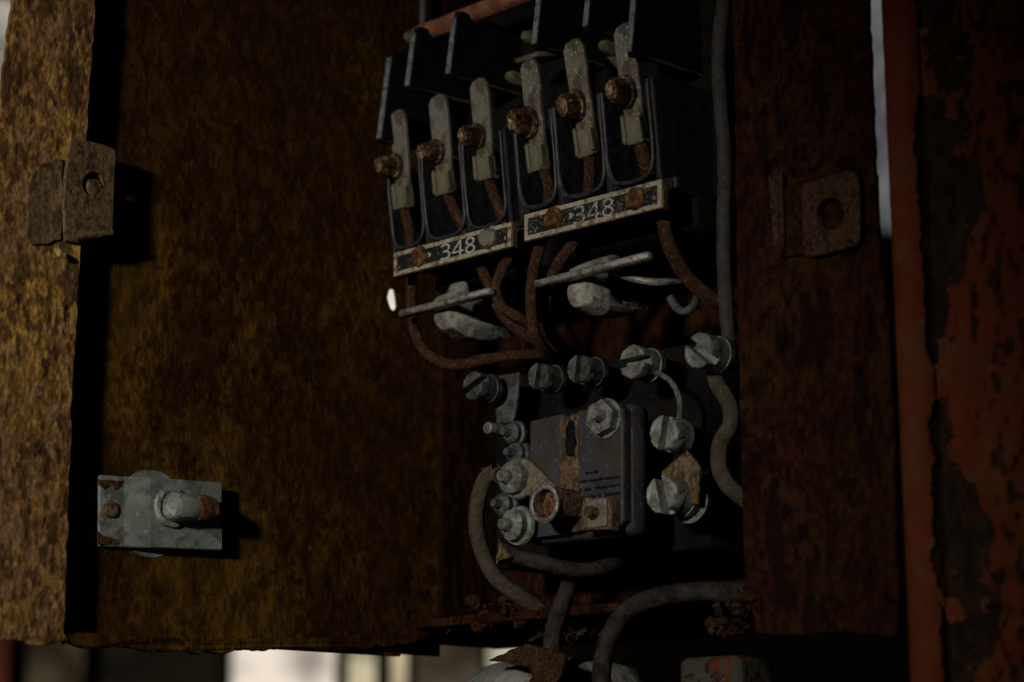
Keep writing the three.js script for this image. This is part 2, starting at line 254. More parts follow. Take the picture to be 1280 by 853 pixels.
// ------------------------------------------------------------------ added lamp, unseen, carrying the key light (out of frame, in front)
{
  const t = thing('added_lamp', 'added round metal lamp, unseen, carrying the key light into the cabinet', 'lamp', lampPos);
  const q = new THREE.Quaternion().setFromUnitVectors(V(0, 0, 1), keyDir.clone().negate());
  const cup = new THREE.Mesh(latheZ([[0.02, -0.14], [0.05, -0.13], [0.06, -0.06], [0.062, -0.03], [0.058, -0.03], [0.045, -0.12], [0.0, -0.125]], 40), M.zinc);
  cup.name = 'reflector'; cup.quaternion.copy(q); cup.castShadow = true; t.add(cup);
  const lens = new THREE.Mesh(latheZ([[0, -0.03], [0.035, -0.033], [0.054, -0.04], [0, -0.045]], 40), std({ color: 0x111111, emissive: 0xfff0dc, emissiveIntensity: 2 }));
  lens.name = 'lens'; lens.quaternion.copy(q); t.add(lens);
}

// ------------------------------------------------------------------ cabinet
const ZF = 0.04, ZB = -0.04;
const yBot = Zp(700, 792, 0.02).y, yTop = Zp(700, -160, 0.02).y;
const XR = Zp(934, 400, ZF).x;                       // right side wall
const cab = thing('switch_cabinet', 'rusty steel switch cabinet with a wide dark flange beside the red post', 'cabinet', V((XD + XR) / 2, yBot, 0));
{
  part('back_panel', box((XD + XR) / 2, (yBot + yTop) / 2, ZB, XR - XD + 0.002, yTop - yBot, 0.003), M.inside, cab);
  part('side_panel', box(XR, (yBot + yTop) / 2, (ZB + ZF) / 2 - 0.001, 0.003, yTop - yBot, ZF - ZB - 0.006), M.inside, cab);
  part('side_panel', box(XD + 0.0022, (yBot + yTop) / 2, ZB / 2 + 0.001, 0.002, yTop - yBot, -ZB), M.inside, cab);
  part('top_panel', box((XD + XR) / 2, yTop + 0.003, (ZB + ZF) / 2, XR - XD, 0.003, ZF - ZB), M.inside, cab);
  const fl = [[914, -160], [915, 0], [918, 100], [920, 300], [924, 500], [928, 650], [932, 742], [941, 770], [944, 792], [1000, 795], [1060, 790], [1122, 797], [1120, 600], [1112, 420], [1098, 290], [1090, 150], [1085, 0], [1083, -160]];
  part('front_flange', plateZ(fl, ZF, 0.0028, { amp: 0.0009, s: 5 }), M.flange, cab);
  // bottom, eaten away into crust
  const yFl = Zp(600, 797, ZB).y, fz = 0.034, edge = jag([[XD + 0.004, fz - 0.01], [XR - 0.004, fz], [XR - 0.004, ZB + 0.003], [XD + 0.004, ZB + 0.003]], 0.0015, 0.003, 9);
  part('floor_panel', lump(ext(shapeOf(edge), 0.004, 0.0004).rotateX(Math.PI / 2).translate(0, yFl + 0.004, 0), 0.0007, 200), M.flange, cab);
  const hg = part('hasp', plateZ([[1003, 229], [1030, 222], [1058, 213], [1067, 214], [1073, 222], [1075, 262], [1075, 298], [1069, 307], [1040, 315], [1013, 321], [1004, 318], [1002, 270]], ZF + 0.0048, 0.002, { holes: [circ(1039, 267, 18, 22, 26, 0.08, 4)] }), M.haspRight, cab, 'square rusty hasp plate with a round hole');
  part('hasp_arm', plateZ([[972, 236], [1004, 229], [1006, 318], [974, 322]], ZF + 0.0022, 0.002, { amp: 0.0004 }), M.flange, hg);
  part('hasp_knuckle', lump(plateZ([[956, 222], [964, 212], [974, 216], [977, 300], [974, 318], [962, 308]], ZF + 0.006, 0.006, { bevel: 0.002 }), 0.0005, 300), M.haspRight, hg);
  // crust at the flange foot and along the bottom: uncountable flakes
  const crust = (list, n, z0, z1, rad, seedy) => { const gs = []; for (let i = 0; i < n; i++) { const [a, b, sp, sq] = list[i % list.length]; const p = Zp(a + rr(-sp, sp), b + rr(-sq, sq), rr(z0, z1)); const g = new THREE.IcosahedronGeometry(rad * (0.25 + 1.3 * Math.pow(rnd(), 3)), 1).scale(1, rr(0.1, 0.4), rr(0.5, 1.3)); const k = lump(g, rad * 0.22, 700, seedy + i % 5); k.rotateX(rr(0, 3)); k.rotateY(rr(0, 3)); k.translate(p.x, p.y, p.z); gs.push(k); } return merge(gs); };
  const c1 = part('rust_crust', crust([[915, 770, 20, 22], [930, 752, 8, 18], [905, 785, 18, 10]], 300, 0.028, 0.044, 0.0019, 3), M.crust, cab); c1.userData.kind = 'stuff';
  const c2 = part('rust_crust', crust([[620, 760, 40, 14], [660, 772, 30, 10], [720, 792, 50, 6], [590, 780, 30, 10]], 200, 0.0, 0.03, 0.0025, 9), M.crust, cab); c2.userData.kind = 'stuff';
}

// ------------------------------------------------------------------ open door
const zHinge = -0.002, zFree = Xp(50, 300, XL).z;
const yDB = Xp(80, 796, XL).y, yDT = yTop;
const door = thing('cabinet_door', 'open rusty cabinet door with a pale rust-crusted folded edge', 'door', V(XD, yDB, zFree / 2));
{
  const hole = [[486, 364], [489, 360], [494, 362], [496, 372], [497, 384], [494, 389], [489, 387], [486, 380], [484, 372]];
  const hp = hole.map(([a, b]) => { const p = Xp(a, b, XD); return [-p.z, p.y]; });
  const rect = [[-zFree - 0.004, yDB + 0.002], [-zHinge, yDB + 0.002], [-zHinge, yDT], [-zFree - 0.004, yDT]];
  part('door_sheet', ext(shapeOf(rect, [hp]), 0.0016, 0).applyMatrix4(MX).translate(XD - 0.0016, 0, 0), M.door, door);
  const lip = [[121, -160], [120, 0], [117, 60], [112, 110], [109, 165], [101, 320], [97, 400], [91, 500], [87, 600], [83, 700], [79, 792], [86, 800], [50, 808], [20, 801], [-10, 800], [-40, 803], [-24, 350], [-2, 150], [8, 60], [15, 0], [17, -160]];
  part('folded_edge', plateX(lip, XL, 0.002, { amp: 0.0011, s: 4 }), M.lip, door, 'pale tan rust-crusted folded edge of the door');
  part('door_side', box(XD + LIP / 2 - 0.001, (yDB + yDT) / 2, zFree - 0.006, LIP - 0.003, yDT - yDB, 0.002), M.door, door);
  const rim = [[80, 790], [120, 791], [200, 796], [280, 800], [380, 798], [480, 790], [530, 786], [552, 784], [552, 792], [524, 797], [515, 806], [470, 809], [430, 814], [405, 811], [370, 809], [330, 813], [300, 812], [272, 818], [240, 816], [190, 814], [150, 809], [110, 808], [80, 806]];
  part('bottom_rim', lump(plateX(rim, XL - 0.001, 0.003, { amp: 0.0016, step: 0.001, s: 12 }), 0.0006, 260), M.door, door);
  part('bottom_fold', box(XD + LIP / 2 - 0.002, yDB + 0.0015, (zFree + zHinge) / 2 + 0.012, LIP - 0.006, 0.002, zFree - zHinge - 0.036), M.door, door);
  // hasp tab on the folded edge
  const tab = part('hasp_tab', lump(plateX([[88, 178], [93, 172], [118, 177], [145, 187], [143, 240], [141, 291], [131, 296], [118, 296], [98, 303], [82, 301], [79, 240]], XL + 0.0024, 0.0022, { amp: 0.0004, step: 0.001, holes: [circ(116, 230, 14, 17, 24, 0.1, 6)] }), 0.0002, 200), M.hasp, door, 'bent olive-brown hasp tab with a rusted bolt');
  const bp = Xp(117, 231, XL + 0.0024);
  part('bolt', lump(latheZ([[0, 0.0006], [0.003, 0.0005], [0.0045, -0.0006], [0.005, -0.004], [0, -0.004]], 22).rotateY(Math.PI / 2).translate(bp.x - 0.0006, bp.y - 0.0014, bp.z - 0.0012), 0.0008, 500), M.hasp, tab);
  part('hasp_foot', lump(plateX([[36, 224], [50, 206], [78, 198], [79, 252], [76, 300], [60, 306], [40, 306], [32, 296], [34, 262]], XL + 0.0010, 0.0010, { amp: 0.0007, step: 0.001, s: 7 }), 0.0002, 200), M.hasp, tab);
  // rolled lower lip of the tab
  part('torn_edge', lump(tube([Xp(94, 296, XL + 0.0024), Xp(115, 294, XL + 0.003), Xp(139, 291, XL + 0.0024)], 0.0016), 0.0007, 500), M.hasp, tab);
  // zinc latch bracket
  const L0 = Xp(120, 638, XD), L1 = Xp(150, 638, XD), L2 = Xp(186, 638, XD + 0.003), L3 = Xp(274, 648, XD + 0.0045);
  const prof = [[-L0.z, XD + 0.0008], [-L1.z, XD + 0.0008], [-L2.z, XD + 0.0034], [-L3.z, XD + 0.0042]], th = 0.0018;
  const outl = [...prof, ...prof.slice().reverse().map(([a, b], i) => [a + (i === 1 ? -0.0008 : 0), b + th])];
  const bh = 0.0293, byc = Xp(200, 642, XD + 0.004).y, bzc = Xp(200, 642, XD + 0.004).z;
  const MY = new THREE.Matrix4().makeBasis(V(0, 0, -1), V(1, 0, 0), V(0, -1, 0));
  const latch = part('latch_bracket', ext(shapeOf(outl), bh, 0.0005).applyMatrix4(MY).translate(0, byc + bh / 2, 0).translate(0, -byc, -bzc).rotateX(0.05).translate(0, byc, bzc), M.zinc, door, 'grey zinc latch bracket with a stub bolt');
  const dc = Xp(190, 642, XD + 0.001);
  part('backing_disc', cylZ(0.0185, 0.0185, -0.0014, -0.0006, 48).rotateY(Math.PI / 2).translate(dc.x, dc.y, dc.z), M.zinc, latch);
  const rv = Xp(138, 637, XD + 0.0026);
  part('rivet', lump(latheZ([[0, 0.0012], [0.003, 0.001], [0.0038, 0], [0, 0]], 20).rotateY(Math.PI / 2).translate(rv.x, rv.y, rv.z), 0.0003, 600), M.hasp, latch);
  const bo = Xp(221, 634, XD + 0.0085), lie = g => g.rotateY(Math.PI).rotateX(0.03).translate(bo.x, bo.y, bo.z);
  part('stub_bolt', lump(lie(latheZ([[0, 0.0165], [0.0045, 0.0165], [0.0052, 0.014], [0.0054, 0.006], [0.0062, 0.001], [0.0062, -0.002], [0.0054, -0.004], [0.0036, -0.0056], [0, -0.0062]], 28)), 0.0003, 300), M.zinc, latch);
  part('weld_bead', lump(new THREE.TorusGeometry(0.0072, 0.0016, 8, 26).rotateY(Math.PI / 2).translate(XD + 0.0058, bo.y, bo.z + 0.001), 0.0007, 400), M.zinc, latch);
  part('rusted_tip', lump(lie(latheZ([[0, 0.0195], [0.0035, 0.0195], [0.0053, 0.0182], [0.0058, 0.015], [0.0057, 0.0095], [0.005, 0.0085], [0, 0.0085]], 28)), 0.0007, 450), M.rustDeep, latch);
  for (const q of [[[122, 599], [138, 600], [154, 601], [150, 609], [143, 613], [138, 607], [130, 612], [122, 607]], [[122, 664], [128, 670], [136, 672], [146, 675], [150, 681], [134, 681], [122, 680]]])
    part('rust_patch', plateX(q, XD + 0.0030, 0.0004, { amp: 0.0008, step: 0.0008, bevel: 0.0001 }), M.rustDeep, latch);
}
{ // withered leaf caught under the tab
  const c = Xp(75, 316, XL + 0.003), g = new THREE.SphereGeometry(0.003, 10, 6, 0, Math.PI).scale(0.9, 0.55, 0.25).rotateY(Math.PI / 2).rotateX(-0.5).translate(c.x, c.y, c.z);
  single('withered_leaf', 'tiny yellow-green withered leaf stuck below the hasp tab', 'leaf', lump(g, 0.0009, 600), M.leaf);
}

// ------------------------------------------------------------------ contactor units
const fingerG = boxUV((() => {                       // blade: flat tab with a clipped, slightly rounded head
  const w = 0.0066, s = shapeOf([[-w + 0.0008, -0.0085], [w - 0.001, -0.0085], [w - 0.0004, 0.0], [w, 0.012], [w, 0.024], [w - 0.0022, 0.0268], [0.0005, 0.0274], [-w + 0.0022, 0.0262], [-w, 0.0238], [-w, 0.012], [-w + 0.0006, 0]]);
  return lump(ext(s, 0.0024, 0.0005).translate(0, 0, -0.0012), 0.00015, 300);
})());
const crimpG = [0, 1, 2].map(k => boxUV(lump(merge([
  box(0, -0.0135, 0.0002, 0.0112, 0.0125, 0.0052, 0.0016), box(-0.0052, -0.0135, 0.0026, 0.0026, 0.0115, 0.003, 0.0011), box(0.0046, -0.0140, 0.0024, 0.0026, 0.0095, 0.0032, 0.001),
  box(0, -0.0073, 0.0004, 0.0098, 0.0035, 0.0034, 0.001), box(0.0015 * (k - 1), -0.0192, 0.0006, 0.0098, 0.0016, 0.0062, 0.0006)]), 0.0006, 420, 5 + k)));
const screwG = [0, 1, 2].map(k => boxUV(lump(merge([latheZ([[0, 0.0088], [0.002, 0.0092], [0.0038, 0.0088], [0.0049, 0.0072], [0.0052, 0.0045], [0.005, 0.0022], [0.0036, 0.0018], [0.0036, 0.0], [0, 0]], 26), latheZ([[0, 0.0022], [0.0062, 0.0022], [0.0066, 0.0012], [0.0062, 0.0], [0, 0]], 26)]), 0.0009, 380, 11 + 3 * k)));
const U = [
  { f: [[503, 209], [554, 191], [605, 172]], strip: [[492, 316], [640, 276], 346], sc: [[523, 320, 1], [608, 298, 0]], dusty: false, label: 'contactor terminal unit with clean 348 strip and tilted plates above the zinc-grey bar', pl: [[474, 178, 0.019, 55], [509, 112, 0, 25], [560, 97, 0, 5]] },
  { f: [[670, 155], [729, 134], [790, 117]], strip: [[655, 268], [828, 223], 302], sc: [[690, 272, 1], [792, 248, 1]], dusty: true, label: 'contactor terminal unit with worn rust-stained 348 strip beside the grey riser cable', pl: [[668, 60, 0, -40], [732, 38, 0, -60], [787, 70, 0.019, -70]] },
];
function stripTex(worn) {
  const w = 768, h = 128, c = document.createElement('canvas'); c.width = w; c.height = h; const x = c.getContext('2d');
  x.fillStyle = '#a39a86'; x.fillRect(0, 0, w, h); x.fillStyle = '#17181b'; x.fillRect(22, 22, w - 44, h - 44);
  x.fillStyle = '#b3b1a6'; x.font = '124px sans-serif'; x.textAlign = 'center'; x.textBaseline = 'middle';
  x.save(); x.translate(worn ? w * 0.52 : w * 0.56, h / 2 + 3); x.scale(1.16, 0.92); x.fillText('348', 0, 0); x.restore();
  x.fillRect(34, 86, 10, 5); x.fillRect(w - 40, 70, 6, 16);
  x.beginPath(); x.moveTo(worn ? 262 : 232, 44); x.lineTo(worn ? 292 : 256, 60); x.lineTo(worn ? 262 : 236, 78); x.fill();
  const id = x.getImageData(0, 0, w, h), d = id.data;
  for (let j = 0; j < h; j++) for (let i = 0; i < w; i++) {
    const k = (j * w + i) * 4, u = i / w, v = j / w, a = fbm(u, v, 24, 5, worn ? 5 : 3, 0.62), b = fbm(u, v, 90, 3, worn ? 15 : 13, 0.6);
    const edge = Math.min(j, h - j) < 26 || Math.min(i, w - i) < 24;
    let t = edge ? ss(0.52, 0.66, a) * 0.75 : ss(worn ? 0.53 : 0.62, 0.72, a) * (worn ? 0.6 : 0.35), cr = [98, 74, 44];
    if (!edge && b > (worn ? 0.66 : 0.72)) { t = 0.55; cr = [150, 146, 134]; }
    if (worn && !edge && d[k] > 120 && b > 0.56) { t = 0.7; cr = [60, 52, 42]; }
    const g = 0.8 + 0.4 * b; for (let q = 0; q < 3; q++) d[k + q] = Math.min(255, (d[k + q] * (1 - t) + cr[q] * t) * g);
  }
  x.putImageData(id, 0, 0);
  const t = new THREE.CanvasTexture(c); t.colorSpace = THREE.SRGBColorSpace; t.anisotropy = 4; return t;
}
const ZFing = 0.055, lean = 0.16;
U.forEach((u, ui) => {
  const F = u.f.map(([a, b]) => Zp(a, b, ZFing));
  const S0 = Zp(...u.strip[0], ZS), S1 = Zp(...u.strip[1], ZS), SB = Zp(u.strip[0][0] + 3, u.strip[2], ZS);
  const yS = (S0.y + S1.y) / 2, hS = S0.y - SB.y, wS = S1.x - S0.x, xS = (S0.x + S1.x) / 2, roll = Math.atan2(S1.y - S0.y, wS);
  const yF = F[1].y, pitch = (F[2].x - F[0].x) / 2;
  const t = thing('contactor_unit', u.label, 'contactor', V(xS, yS - hS, 0), 'contactor units');
  const topY = yF + 0.085;
  part('moulded_body', lump(merge([box(xS, (topY + yS - hS) / 2, -0.0105, wS - 0.002, topY - yS + hS, 0.058, 0.002), box(xS, yS - hS / 2 - 0.001, 0.028, wS - 0.003, hS + 0.003, 0.024, 0.0015)]), 0.0001, 100), M.bakelite, t);
  // partitions between the terminals, each with a rounded foot running out on the sill
  for (let k = -1; k < 3; k++) {
    const x = F[0].x + pitch * (k + 0.5) + (k === -1 ? 0.004 : k === 2 ? -0.001 : 0), y0 = yS - 0.001, y1 = yF + (k === 2 ? 0.006 : 0.003), th = ui ? 0.0034 : 0.0026;
    const r = 0.006, zf = ZFing + (ui ? 0.004 : 0.001), zl = zf - (y1 - y0) * 0.1;
    const pts = [[-0.012, y0], [-zl - 0.002, y0], [-zl, y0 + 0.003], [-zf, y1 - 0.004], [-zf + 0.003, y1], [-0.012, y1]];
    part('partition', ext(shapeOf(pts), th, 0.0011, 3).applyMatrix4(MX).translate(x - th / 2, 0, 0), M.ridge, t);
    for (const sd of [-1, 1]) { if ((k === -1 && sd < 0) || (k === 2 && sd > 0)) continue; // fillets at the foot
      const q = new THREE.Shape(); q.moveTo(0, 0); q.lineTo(r, 0); q.quadraticCurveTo(0, 0, 0, r * 1.5); q.lineTo(0, 0);
      part('fillet', new THREE.ExtrudeGeometry(q, { depth: 0.012, bevelEnabled: false, curveSegments: 8 }).scale(sd, 1, 1).translate(x + sd * th / 2, y0 + 0.006, zl - 0.0125), M.ridge, t); }
  }
  for (let k = 0; k < 3; k++) {                     // rounded U-shaped rim of each terminal cell, lit tone put into its colour
    const xl = F[0].x + pitch * (k - 0.5) + (k === 0 ? 0.004 : 0) + 0.0008, xr = F[0].x + pitch * (k + 0.5) - (k === 2 ? 0.001 : 0) - 0.0008, y0 = yS - 0.001, zf = ZFing + (ui ? 0.0045 : 0.0015), yt = yF + 0.0015, q = (x, y) => V(x, y, zf - (yt - y) * 0.11);
    part('cell_rim', tube([q(xl, yt), q(xl, y0 + 0.018), q(xl + 0.0006, y0 + 0.0125), q(xl + 0.003, y0 + 0.0085), q(xl + 0.0065, y0 + 0.0072), q(xr - 0.0065, y0 + 0.0072), q(xr - 0.003, y0 + 0.0085), q(xr - 0.0006, y0 + 0.0125), q(xr, y0 + 0.018), q(xr, yt)], ui ? 0.0011 : 0.0008, { rs: 8, amp: 0.0005 }), M.ridgeLitEdge, t);
  }
  part('sill', box(xS, yS + 0.0015, 0.044, wS - 0.004, 0.007, 0.018, 0.0018), M.ridge, t);
  F.forEach((p, k) => {
    const fg = set('terminal_finger', fingerG, u.dusty ? M.fingerDusty : M.finger, t, p, [lean, rr(-0.03, 0.03), 0]);
    fg.scale.x = rr(0.78, 0.88); fg.rotation.z = rr(-0.05, 0.05); fg.rotation.y = rr(-0.12, 0.08); if (u.dusty && k === 0) fg.scale.y = 1.08; if (u.dusty && k > 0) fg.scale.y = 1.12;
    const cr = new THREE.Mesh(crimpG[k], M.crimp); cr.name = 'crimp_barrel'; cr.castShadow = cr.receiveShadow = true; fg.add(cr);
    const sg = new THREE.Mesh(screwG[k], M.rustScrew); sg.name = 'clamp_screw'; sg.rotation.z = rr(0, 6); sg.position.set(-0.0022 + rr(-0.0006, 0.0006), 0.001, 0.0012); sg.scale.set(rr(0.84, 1) * (ui ? 1.1 : 1), rr(0.84, 0.98) * (ui ? 1.08 : 1), rr(1.15, 1.4)); sg.rotation.x = rr(-0.15, 0.15); sg.castShadow = sg.receiveShadow = true; fg.add(sg);
  });
  // name strip
  const st = set('name_strip', boxUV(new RoundedBoxGeometry(wS, hS, 0.004, 2, 0.0006)), M.dirt, t, V(xS, yS - hS / 2, ZS - 0.0021), [0, 0, roll]);
  const face = new THREE.Mesh(new THREE.PlaneGeometry(wS - 0.0008, hS - 0.0008), std({ map: stripTex(!!ui), bumpMap: fineBump, bumpScale: 0.00005, roughness: 0.7 })); face.name = 'printed_face'; face.position.z = 0.0023; face.receiveShadow = face.castShadow = true; st.add(face);
  u.sc.forEach(([a, b, rusty], k) => { const p = Zp(a, b, ZS); const s = new THREE.Mesh(screwG[(k + ui) % 3], rusty ? M.rustDeep : M.finger); s.name = 'strip_screw'; s.castShadow = s.receiveShadow = true; s.position.set(p.x - xS + 0.0016, p.y - yS + hS / 2 - 0.0006, -0.0006); s.scale.set(0.96, 0.96, 0.62); s.rotation.z = rr(0, 6); st.add(s); });
  // arc barrier plates
  u.pl.forEach(([a, b, drop, top]) => {
    const zf = 0.066, p = Zp(a, b, zf), pt = Zp(a + 10, top, zf), th = 0.0032, back = 0.036;
    const yb = p.y, yt = Math.min(pt.y, yb + 0.06), zt = zf - (yt - yb) * 0.13;
    const out = [[-zf, yb + 0.0012], [-zf + 0.0015, yb], [-zf + 0.014, yb + 0.0015], [-0.0, yb + 0.004], [0, yt], [-zt + 0.004, yt], [-zt + 0.0008, yt - 0.001], [-zt, yt - 0.004]];
    const pg = part('barrier_plate', ext(shapeOf(out), th, 0.0006).applyMatrix4(MX).translate(p.x - th / 2, 0, 0), M.plate, t);
    // pale front edge, the light it catches put into its colour
    const len = Math.hypot(yt - yb - 0.005, zf - zt), e = lump(box(0, 0, 0, th - 0.0002, len - 0.001, 0.0012, 0.0005), 0.00015, 500); e.rotateX(Math.atan2(-(zf - zt), yt - yb - 0.004)); e.translate(p.x, (yb + yt) / 2 - 0.0012, (zf + zt) / 2 + 0.0003);
    part('lit_edge', e, M.plateLitEdge, pg);
    part('lit_lower_edge', lump(tube([V(p.x + th / 2 - 0.0004, yb + 0.0008, zf - 0.003), V(p.x + th / 2 - 0.0004, yb + 0.0021, zf - 0.014), V(p.x + th / 2 - 0.0004, yb + 0.0042, 0.002)], 0.0006, { rs: 6, amp: 0.0004 }), 0.0002, 400), M.hasp, pg);  // brown line painting the light caught along the lower edge
  });
  if (ui) { const p = Zp(664, 68, 0.05); part('contact_cap', lump(box(0, 0, 0, 0.014, 0.0022, 0.02, 0.0007).rotateX(0.25).translate(p.x, p.y, p.z - 0.006), 0.0003, 300), M.finger, t); }
  // small contact buttons and bits between the plates
  for (const [a, b] of ui ? [[757, 58], [765, 78], [660, 46]] : [[513, 46], [640, 96]]) { const p = Zp(a, b, 0.03); part('contact_button', lump(latheZ([[0, 0.003], [0.002, 0.0026], [0.003, 0.0006], [0.003, -0.012], [0, -0.012]], 18).translate(p.x, p.y, p.z), 0.0004, 500), M.crimp, t); }
});
{ // worn copper rod through the barrier plates
  const a = Zp(524, 44, 0.05), b = Zp(668, -4, 0.05); b.y = a.y + (b.x - a.x) * 0.02; b.z = a.z;
  const d = b.clone().sub(a).normalize();
  const g = lump(new THREE.CylinderGeometry(0.0043, 0.0043, 0.135, 28, 40).rotateZ(Math.PI / 2), 0.00025, 160).rotateZ(Math.atan2(d.y, d.x)).translate(a.x + 0.0665, a.y + 0.0665 * d.y, a.z);
  single('copper_rod', 'brown copper rod running through the black barrier plates', 'rod', g, M.copper);
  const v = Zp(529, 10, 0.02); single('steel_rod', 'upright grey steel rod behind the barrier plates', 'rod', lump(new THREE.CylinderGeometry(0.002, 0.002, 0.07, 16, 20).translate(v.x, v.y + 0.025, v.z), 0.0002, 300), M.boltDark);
}

// ------------------------------------------------------------------ cloth-braided wires of the contactor
const wire = (label, pts, r, mat, cat = 'wire', name = 'braided_wire', group) => single(name, label, cat, tube(pts.map(([a, b, z]) => Zp(a, b, z)), r), mat, group, true);
{
  const G = 'cloth wires of the contactor units';
  wire('brown cloth wire under the clean 348 strip, looping below the grey bar', [[505, 258, 0.052], [511, 285, 0.05], [515, 330, 0.05], [514, 375, 0.049], [517, 410, 0.047], [532, 440, 0.045], [565, 456, 0.04], [605, 450, 0.033], [650, 444, 0.02], [690, 446, 0.004], [715, 470, -0.012]], 0.0025, M.clothBrown, 'wire', 'braided_wire', G);
  wire('brown cloth wire from the middle finger above the clean 348 strip', [[559, 243, 0.052], [568, 262, 0.05], [583, 292, 0.049], [598, 326, 0.05], [612, 358, 0.049], [630, 395, 0.046], [656, 418, 0.04], [690, 436, 0.026], [712, 452, 0.008], [724, 476, -0.012]], 0.0025, M.clothBrown, 'wire', 'braided_wire', G);
  wire('brown cloth wire bowing out beside the gap between the two units', [[611, 226, 0.052], [620, 250, 0.05], [632, 285, 0.049], [640, 312, 0.051], [628, 336, 0.054], [620, 360, 0.055], [628, 384, 0.053], [650, 398, 0.047], [684, 416, 0.032], [716, 438, 0.012], [738, 472, -0.012]], 0.0025, M.clothBrown, 'wire', 'braided_wire', G);
  wire('brown cloth wire hanging straight down across the end of the upper grey bar', [[678, 207, 0.052], [686, 235, 0.05], [684, 270, 0.05], [675, 308, 0.055], [666, 345, 0.06], [664, 380, 0.06], [670, 420, 0.055], [688, 444, 0.04], [712, 456, 0.016], [732, 480, -0.012]], 0.0026, M.clothBrown, 'wire', 'braided_wire', G);
  wire('brown cloth wire slanting down behind the upper grey bar', [[737, 190, 0.052], [737, 225, 0.05], [732, 265, 0.05], [716, 305, 0.051], [698, 330, 0.05], [686, 362, 0.048], [684, 400, 0.045], [700, 432, 0.033], [724, 448, 0.012], [744, 476, -0.012]], 0.0026, M.clothBrown, 'wire', 'braided_wire', G);
  wire('brown cloth wire curving from the worn 348 strip to the side flange', [[800, 178, 0.052], [807, 205, 0.05], [818, 240, 0.05], [829, 275, 0.05], [838, 310, 0.047], [858, 345, 0.04], [885, 370, 0.032], [915, 385, 0.02]], 0.0031, M.clothBrown, 'wire', 'braided_wire', G);
      wire('thin pale wire leaving the rounded end of the upper grey bar', [[765, 338, 0.05], [790, 348, 0.046], [820, 353, 0.04], [850, 350, 0.03]], 0.0016, M.bar, 'wire', 'bare_wire');
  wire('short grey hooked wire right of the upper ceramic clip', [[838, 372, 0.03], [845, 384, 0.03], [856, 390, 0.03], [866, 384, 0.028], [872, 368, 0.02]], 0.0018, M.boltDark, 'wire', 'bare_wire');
}
// ------------------------------------------------------------------ ceramic clips on their bars
{
  const clip = (label, barPx, barLen, upper, lower, cz) => {
    const b0 = Zp(...barPx, 0.062), x0 = Zp(...cz, 0.05).x;
    const t = thing('ceramic_clip', label, 'insulator', V(x0, Xp(...lower[3], x0).y, 0.05), 'ceramic clips');
    const g = lump(merge([box(b0.x + barLen / 2, b0.y, 0.0592, barLen, 0.0032, 0.0052, 0.0012)]), 0.0003, 300);
    part('metal_bar', g.translate(0, 0, 0).translate(-b0.x, -b0.y, 0).rotateZ(0.02).translate(b0.x, b0.y, 0), M.bar, t);
    part('ceramic_jaw', lump(plateX(upper, x0, 0.011, { bevel: 0.0024, seg: 4, round: 1 }), 0.0004, 160, 5, 1.3), M.ceramic, t);
    part('ceramic_bowl', lump(plateX(lower, x0, 0.013, { bevel: 0.0034, seg: 5, round: 1 }), 0.0005, 160, 5, 1.3), M.ceramic, t);
    return t;
  };
  clip('white ceramic clip on a grey bar below the clean 348 strip', [497, 392], 0.058, [[566, 382], [560, 374], [566, 366], [576, 362], [580, 354], [584, 351], [588, 358], [590, 366], [608, 366], [604, 384]], [[565, 386], [600, 388], [606, 404], [628, 412], [640, 418], [618, 424], [590, 420], [572, 408], [564, 396]], [572, 390]);
  clip('white ceramic clip on a grey bar below the worn 348 strip', [661, 356], 0.066, [[735, 345], [732, 334], [740, 328], [756, 322], [772, 318], [778, 324], [770, 332], [766, 346]], [[735, 350], [764, 352], [770, 366], [786, 376], [808, 380], [800, 390], [772, 394], [750, 386], [736, 372]], [742, 356]);
}
// ------------------------------------------------------------------ added dark base board and slotted studs
const yTB = Zp(750, 700, 0.01).y, yTT = Zp(750, 452, 0.01).y, xT0 = Zp(622, 600, 0.01).x, xT1 = Zp(890, 560, 0.01).x;
part('added_dark_board', lump(box((xT0 + xT1) / 2, (yTB + yTT) / 2, -0.004, xT1 - xT0, yTT - yTB, 0.037, 0.002).translate(0, 0, -0.002), 0.0001, 100), M.bakelite, cab); part('board_bracket', box((xT0 + xT1) / 2, (yTB + yTT) / 2, -0.031, 0.06, 0.03, 0.014), M.flange, cab);  // added board, its black paints the dark between the studs
const slotHead = (r, h, slot, depth) => { // cheese head with an open driver slot across it
  const w = slot / 2, a = Math.asin(w / r), gs = [cylZ(r, r, 0, h - depth, 30)];
  for (const sd of [0, Math.PI]) { const s = new THREE.Shape(); s.absarc(0, 0, r, a, Math.PI - a, false); s.closePath(); gs.push(ext(s, depth, 0.0005).rotateZ(sd).translate(0, 0, h - depth)); }
  return lump(merge(gs), 0.0010, 260);
};
const headG = boxUV(slotHead(0.0068, 0.0105, 0.0034, 0.0055)), collarG = boxUV(lump(latheZ([[0, 0.004], [0.0058, 0.004], [0.0074, 0.0032], [0.0078, 0.0008], [0.007, -0.001], [0, -0.001]], 28), 0.0005, 300));
const shankG = boxUV(lump(cylZ(0.0044, 0.0044, -0.04, 0, 18), 0.0003, 300));
function stud(label, px, py, z, mat, turn, s = 1, collar = true) {
  const p = Zp(px, py, z), t = thing('terminal_stud', label, 'screw', V(p.x, p.y, p.z - 0.0105 * s), 'slotted terminal studs');
  const h = set('slotted_head', headG, mat, t, V(p.x, p.y, p.z - 0.0105 * s), [0, 0, turn]); h.scale.setScalar(s);
  if (collar) { const c = set('collar', collarG, mat, t, V(p.x, p.y, p.z - 0.0145 * s), [0, 0, 1]); c.scale.setScalar(s); }
  const k = set('shank', shankG, M.inside, t, V(p.x, p.y, p.z - 0.013 * s)); k.scale.set(s, s, 1);
  return t;
}
